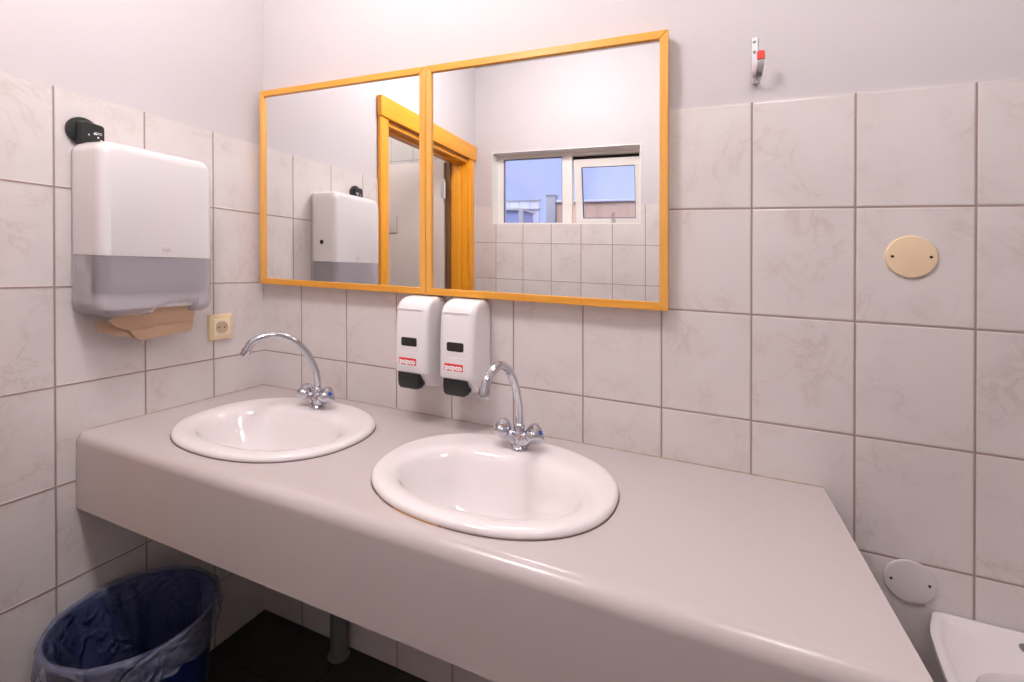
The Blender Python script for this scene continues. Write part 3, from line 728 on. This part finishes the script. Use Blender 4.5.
# ------------------------------------------------------------------ galvanised wall hook
hk = thing('wall_hook', (1.6045, STEP, .09), 'small galvanised wall hook with red tip, above the tile edge', 'hook')
bm = B(-.0072, .0072, -.003, -.0005, -.040, .062, .0008, 1)
obj('hook_plate', bm, M['steel'], hk)
for zz in (.052, .028, -.030):
    bm = bmesh.new(); lathe(bm, [(.0035, -.003), (.0032, -.0045), (.0012, -.0048)], (0, 0, zz), 'Y', 12); obj('screw', bm, plain('dull_screw', (.25, .25, .25), .5, 1) if zz == .052 else bpy.data.materials['dull_screw'], hk)
def strap(bm, path, hw, t):
    loops = []
    P_ = [Vector(p) for p in path]
    for i, p in enumerate(P_):
        d_ = (P_[min(i+1, len(P_)-1)]-P_[max(i-1, 0)]).normalized(); nn = Vector((1, 0, 0)).cross(d_).normalized()
        loops.append([p+Vector((sx*hw, 0, 0))+nn*sn*t for sx, sn in ((-1, -1), (1, -1), (1, 1), (-1, 1))])
    loft(bm, loops)
arm = spline([(0.001, -.002, -.036), (0.002, -.006, -.046), (0.004, -.018, -.046), (0.007, -.031, -.032), (0.009, -.038, -.016), (0.0095, -.040, -.002)], 8)
bm = bmesh.new(); strap(bm, arm, .0068, .0016); bevel(bm, .0006, 1)
am = obj('hook_arm', bm, M['steel'], hk)
bm = bmesh.new(); loft(bm, [[(p[0]+.0095, p[1]-.040, z-.008) for p in rrect(-.0078-i_, .0078+i_, -.0035-i_, .0035+i_, .003, 4)] for z, i_ in ((.002, 0), (.016, .0003), (.020, -.0005), (.0215, -.002))])
obj('rubber_tip', bm, M['red'], am)

# ------------------------------------------------------------------ waste bin under the counter, with a bag turned over its rim
BX, BY, BZ = .198, -.522, -1.300
RB, RT = .132, .166
HB = BZ-FLOOR
wb = thing('waste_bin', (BX, BY, FLOOR), 'round dark blue plastic waste bin on the floor under the left end of the counter', 'bin')
bm = bmesh.new(); t = .003
lathe(bm, [(RB-.01, .0), (RB, .004), (RT-.004, HB-.02), (RT, HB-.014), (RT+.002, HB-.002), (RT, HB), (RT-.004, HB-.001), (RT-.004, HB-.016), (RT-.006, HB-.022), (RB-t, .008), (.01, .008)], n=64)
obj('bin_body', bm, M['bin_blue'], wb, angle=40)
# yellow leaf print low on the front
bm = bmesh.new()
def print_on_bin(bm, a, z, pts):
    vs0, vs1 = [], []
    for u, v in pts:
        zz = z+v; r_ = RB+(RT-.004-RB)*(zz-.004)/(HB-.024); aa = a+u/r_
        for lst, rr in ((vs0, r_+.0002), (vs1, r_+.0009)): lst.append(bm.verts.new((rr*math.cos(aa), rr*math.sin(aa), zz)))
    bm.faces.new(vs0); bm.faces.new(vs1)
    for i in range(len(pts)): bm.faces.new((vs0[i], vs0[(i+1) % len(pts)], vs1[(i+1) % len(pts)], vs1[i]))
for k, (du, hh) in enumerate(((-.020, .020), (-.004, .036), (.014, .026))):
    print_on_bin(bm, math.radians(-32), .29, [(du-.005, 0), (du+.005, 0), (du+.006, hh*.55), (du, hh), (du-.006, hh*.55)])
obj('yellow_print', bm, M['yellow'], wb, smooth=False)
def wob(a, k, s): return s*(math.sin(3*a+k)+.7*math.sin(7*a+2.1*k)+.5*math.sin(13*a+k*3.3)+.35*math.sin(23*a+k*1.7))/2.0
bl = thing('bin_liner', (BX, BY, BZ), 'translucent bluish plastic bag lining the waste bin, turned over its rim', 'bin bag')
bm = bmesh.new(); n = 160; loops = []
cuff = ((.066, .0075, .0085), (.056, .0070, .0080), (.046, .0065, .0075), (.034, .0060, .0070), (.022, .0060, .0060), (.012, .0060, .0050), (.004, .0060, .0040), (-.0040, .0050, .0030), (-.0070, .0015, .0010), (-.0062, -.0045, .0012))
for i, (dz, dr, am_) in enumerate(cuff):
    lp = []
    for k in range(n):
        a = 2*PI*k/n; r_ = RT-(RT-RB)*max(0, dz)/HB+.002+dr+abs(wob(a, i*.45, am_*1.6)); z = -dz+wob(a, 4+i*.2, .010 if dz > .05 else .0022)
        lp.append((r_*math.cos(a), r_*math.sin(a), z))
    loops.append(lp)
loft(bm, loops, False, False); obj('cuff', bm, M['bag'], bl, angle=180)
bm = bmesh.new(); loops = [loops[-1]]
for i, (dz, am_) in enumerate(((.004, .004), (.012, .009), (.025, .013), (.045, .017), (.07, .020), (.10, .022), (.14, .024), (.20, .024), (.27, .022), (.34, .018), (.385, .012))):
    lp = []
    for k in range(n):
        a = 2*PI*k/n; r_ = RT-.012-(RT-RB)*dz/HB-abs(wob(a+.25*math.sin(dz*14), 1+i*.10, am_*1.3)-.5*am_*max(0, math.sin(9*a+5*math.sin(2*a)+dz*6))**3)
        lp.append((r_*math.cos(a), r_*math.sin(a), -dz))
    loops.append(lp)
loops.append([(loops[-1][k][0]*.3, loops[-1][k][1]*.3, -.392) for k in range(n)])
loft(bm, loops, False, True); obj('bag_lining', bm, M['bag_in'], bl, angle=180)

# ------------------------------------------------------------------ drain pipe under the counter
dp = thing('drain_pipe', (.388, -.040, FLOOR), 'dark grey waste pipe rising from the floor to the far left sink, under the counter', 'pipe')
bm = bmesh.new(); lathe(bm, [(.027, 0), (.027, .50)], n=28); lathe(bm, [(.028, .50), (.033, .503), (.033, .535), (.027, .54)], n=28)
obj('standpipe', bm, M['pipe'], dp)
bm = bmesh.new(); lathe(bm, [(.035, 0), (.035, .006), (.033, .010), (.031, .011)], n=28); obj('floor_flange', bm, M['pipe'], dp)
bm = bmesh.new()
zt_ = CT-.153-FLOOR
sweep(bm, spline([(.014, -.263, zt_), (.014, -.263, zt_-.10), (.011, -.235, zt_-.15), (.009, -.20, zt_-.15), (.006, -.16, zt_-.10), (0, -.06, zt_-.09), (0, -.015, zt_-.12), (0, 0, zt_-.16), (0, 0, .52)], 6), .018, 16)
obj('trap', bm, M['pipe'], dp)

# ------------------------------------------------------------------ small basin at the right
sb = thing('washbasin', (2.155, 0, -1.088), 'small white wall-hung ceramic basin at the lower right, below the greyish round plate', 'basin')
def bas(s, yo, z, h0=.228, grow=.055, dep=.40, back=-.002):
    """outline: straight back at the wall, sides swelling forwards, rounded front"""
    pts = []
    side = [(h0-.028, 0), (h0-.014, -.003), (h0-.004, -.012), (h0+.004, -.030), (h0+.021, -.071), (h0+.029, -.107), (h0+.038, -.154), (h0+.047, -.212), (h0+.046, -.255), (h0+.030, -.300), (h0-.010, -.345), (h0-.075, -.378), (h0-.15, -.395), (0.0, -.402)]
    side = [(p.x, p.y) for p in spline([(x, y, 0) for x, y in side], 4)]; side[-1] = (0.0, side[-1][1])
    right = [(x, y) for x, y in side]; left = [(-x, y) for x, y in reversed(side[:-1])]
    for x, y in right+left:
        pts.append((x, y))
    cx, cyy = 0, -.20
    out = [(cx+(x-cx)*s, min(back, cyy+(y-cyy)*s+yo), z) for x, y in pts]
    return out
bm = bmesh.new()
def ins(d_, z, back):
    return bas(1-d_/.24, 0, z, back=back)
L_ = [ins(.10, -.150, -.002), ins(.045, -.135, -.002), ins(.012, -.06, -.002), ins(.003, -.02, -.002), ins(.0, -.008, -.002), ins(.001, -.002, -.002), ins(.005, 0, -.004), ins(.012, -.0005, -.011), ins(.017, -.004, -.016), ins(.022, -.0065, -.020)]
loft(bm, L_, True, False)
# flat deck with bowl opening
inner = []
base = L_[-1]
def bowl(s, z):
    o = []
    for x, y, _ in base:
        ang = math.atan2(y+.212, x); c, s_ = math.cos(ang), math.sin(ang); e = 3.2
        rr = (abs(c/.232)**e+abs(s_/.122)**e)**(-1/e)*s
        o.append((rr*c, -.238+rr*s_, z))
    return o
rings = [base, bowl(1.04, -.0068), bowl(1.0, -.010), bowl(.97, -.03), bowl(.90, -.080), bowl(.65, -.11), bowl(.3, -.125), bowl(.08, -.127)]
loft(bm, rings, False, True)
bmesh.ops.remove_doubles(bm, verts=bm.verts, dist=1e-5)
bs_ = obj('basin', bm, M['ceramic'], sb, angle=50)
bm = bmesh.new(); lathe(bm, [(.017, -.0068), (.019, -.004), (.016, -.0025), (.004, -.0025)], (-.088, -.052, 0), n=24); obj('dark_deck_disc', bm, M['pipe'], sb)  # dark grey disc on the basin deck
bm = bmesh.new(); lathe(bm, [(.02, -.0068), (.022, -.003), (.018, .004), (.016, .04), (.013, .05), (.011, .055)], (0, -.066, 0), n=24)
sweep(bm, spline([(0, -.066, .035), (0, -.09, .05), (0, -.13, .05), (0, -.145, .035)], 6), .009, 14)
obj('basin_tap', bm, M['chrome'], sb)

# ------------------------------------------------------------------ ceiling lamps (fittings above the frame; the next-room one is added for light)
def lamp(x, y, power, size, col, label):
    t_ = thing('ceiling_lamp', (x, y, CEIL), label, 'ceiling lamp', 'ceiling lamps')
    bm = bmesh.new(); lathe(bm, [(size/2+.02, 0), (size/2+.02, -.018), (size/2+.01, -.022)], n=40); obj('lamp_base', bm, M['white_plastic'], t_)
    ld = bpy.data.lights.new('lamp_bulb', 'POINT'); ld.shadow_soft_size = size/2; ld.energy = power; ld.color = col
    lo = bpy.data.objects.new('lamp_bulb', ld); COL.objects.link(lo); lo.location = (x, y, CEIL-.03-size/2)
LC = (1.0, 0.94, 0.95)
lamp(0.76, -.84, 31, .26, LC, 'round white ceiling lamp over the sinks')
lamp(1.90, -.84, 14, .26, LC, 'round white ceiling lamp near the right wall')
lamp(-0.95, -.95, 24, .26, LC, 'added round white ceiling lamp lighting the room behind the door')  # unseen lamp, added to brighten the next room and door leaf

# ------------------------------------------------------------------ daylight
wd = bpy.data.worlds.new('overcast_sky'); scene.world = wd; wd.use_nodes = True
N, L = wd.node_tree.nodes, wd.node_tree.links
bg = N['Background']
tc = N.new('ShaderNodeTexCoord'); n = N.new('ShaderNodeTexNoise'); n.inputs['Scale'].default_value = 2.2; n.inputs['Detail'].default_value = 3
L.new(tc.outputs['Generated'], n.inputs['Vector'])
mx = N.new('ShaderNodeMixRGB'); mx.inputs[1].default_value = (.62, .68, 1.0, 1); mx.inputs[2].default_value = (.92, .96, 1.15, 1)
mr = N.new('ShaderNodeMapRange'); L.new(n.outputs['Fac'], mr.inputs[0]); mr.inputs[1].default_value = .42; mr.inputs[2].default_value = .58
L.new(mr.outputs[0], mx.inputs[0]); L.new(mx.outputs[0], bg.inputs[0]); bg.inputs[1].default_value = 1.05

sd = bpy.data.lights.new('fence_fill_sun', 'SUN'); sd.energy = 5.0; sd.angle = math.radians(70); sd.color = (1.0, .95, .9)  # extra sun added to brighten the fence; the sky itself is overcast
so_ = bpy.data.objects.new('fence_fill_sun', sd); COL.objects.link(so_); so_.location = (1, 4, 6)
so_.rotation_euler = Vector((.15, -.57, -.82)).to_track_quat('-Z', 'Y').to_euler()

# ------------------------------------------------------------------ scene sheared to fit image skew: SHEAR_Z metres per metre towards the right
bpy.context.view_layer.update()
A4 = Matrix.Identity(4); A4[2][0] = SHEAR_Z
old = {o: o.matrix_world.copy() for o in COL.objects}
new = {}
def depth(o): return 0 if o.parent is None else 1+depth(o.parent)
for o in sorted(old, key=depth):
    w_ = old[o]; nw = w_.copy(); nw.translation = A4 @ w_.translation; new[o] = nw
    if o.type == 'MESH': o.data.transform(nw.inverted() @ A4 @ w_); o.data.update()
    if o.parent: o.matrix_parent_inverse = Matrix.Identity(4); o.matrix_basis = new[o.parent].inverted() @ nw
    else: o.matrix_basis = nw

# ------------------------------------------------------------------ camera
F, CY = 460.087, 274.842
yaw, pitch, roll = 0.3905, -0.0057, -0.0004
cam_d = bpy.data.cameras.new('camera'); cam = bpy.data.objects.new('camera', cam_d); COL.objects.link(cam)
cam_d.sensor_fit = 'HORIZONTAL'; cam_d.sensor_width = 36; cam_d.lens = F*36/1024
cam_d.shift_x = 0; cam_d.shift_y = (CY-341)/1024; cam_d.clip_start = .01
cyw, syw, cp, sp_ = math.cos(yaw), math.sin(yaw), math.cos(pitch), math.sin(pitch)
f_ = Vector((-syw*cp, cyw*cp, sp_)); r_ = Vector((cyw, syw, 0)); u_ = r_.cross(f_)
r2 = math.cos(roll)*r_+math.sin(roll)*u_; u2 = -math.sin(roll)*r_+math.cos(roll)*u_
mw = Matrix((( r2.x, u2.x, -f_.x, 1.48984), (r2.y, u2.y, -f_.y, -1.21740), (r2.z, u2.z, -f_.z, -0.46401), (0, 0, 0, 1)))
cam.matrix_world = mw
scene.camera = cam

vs = scene.view_settings
vs.view_transform = 'Standard'; vs.look = 'None'; vs.gamma = 1; vs.use_curve_mapping = False; vs.exposure = 0.22
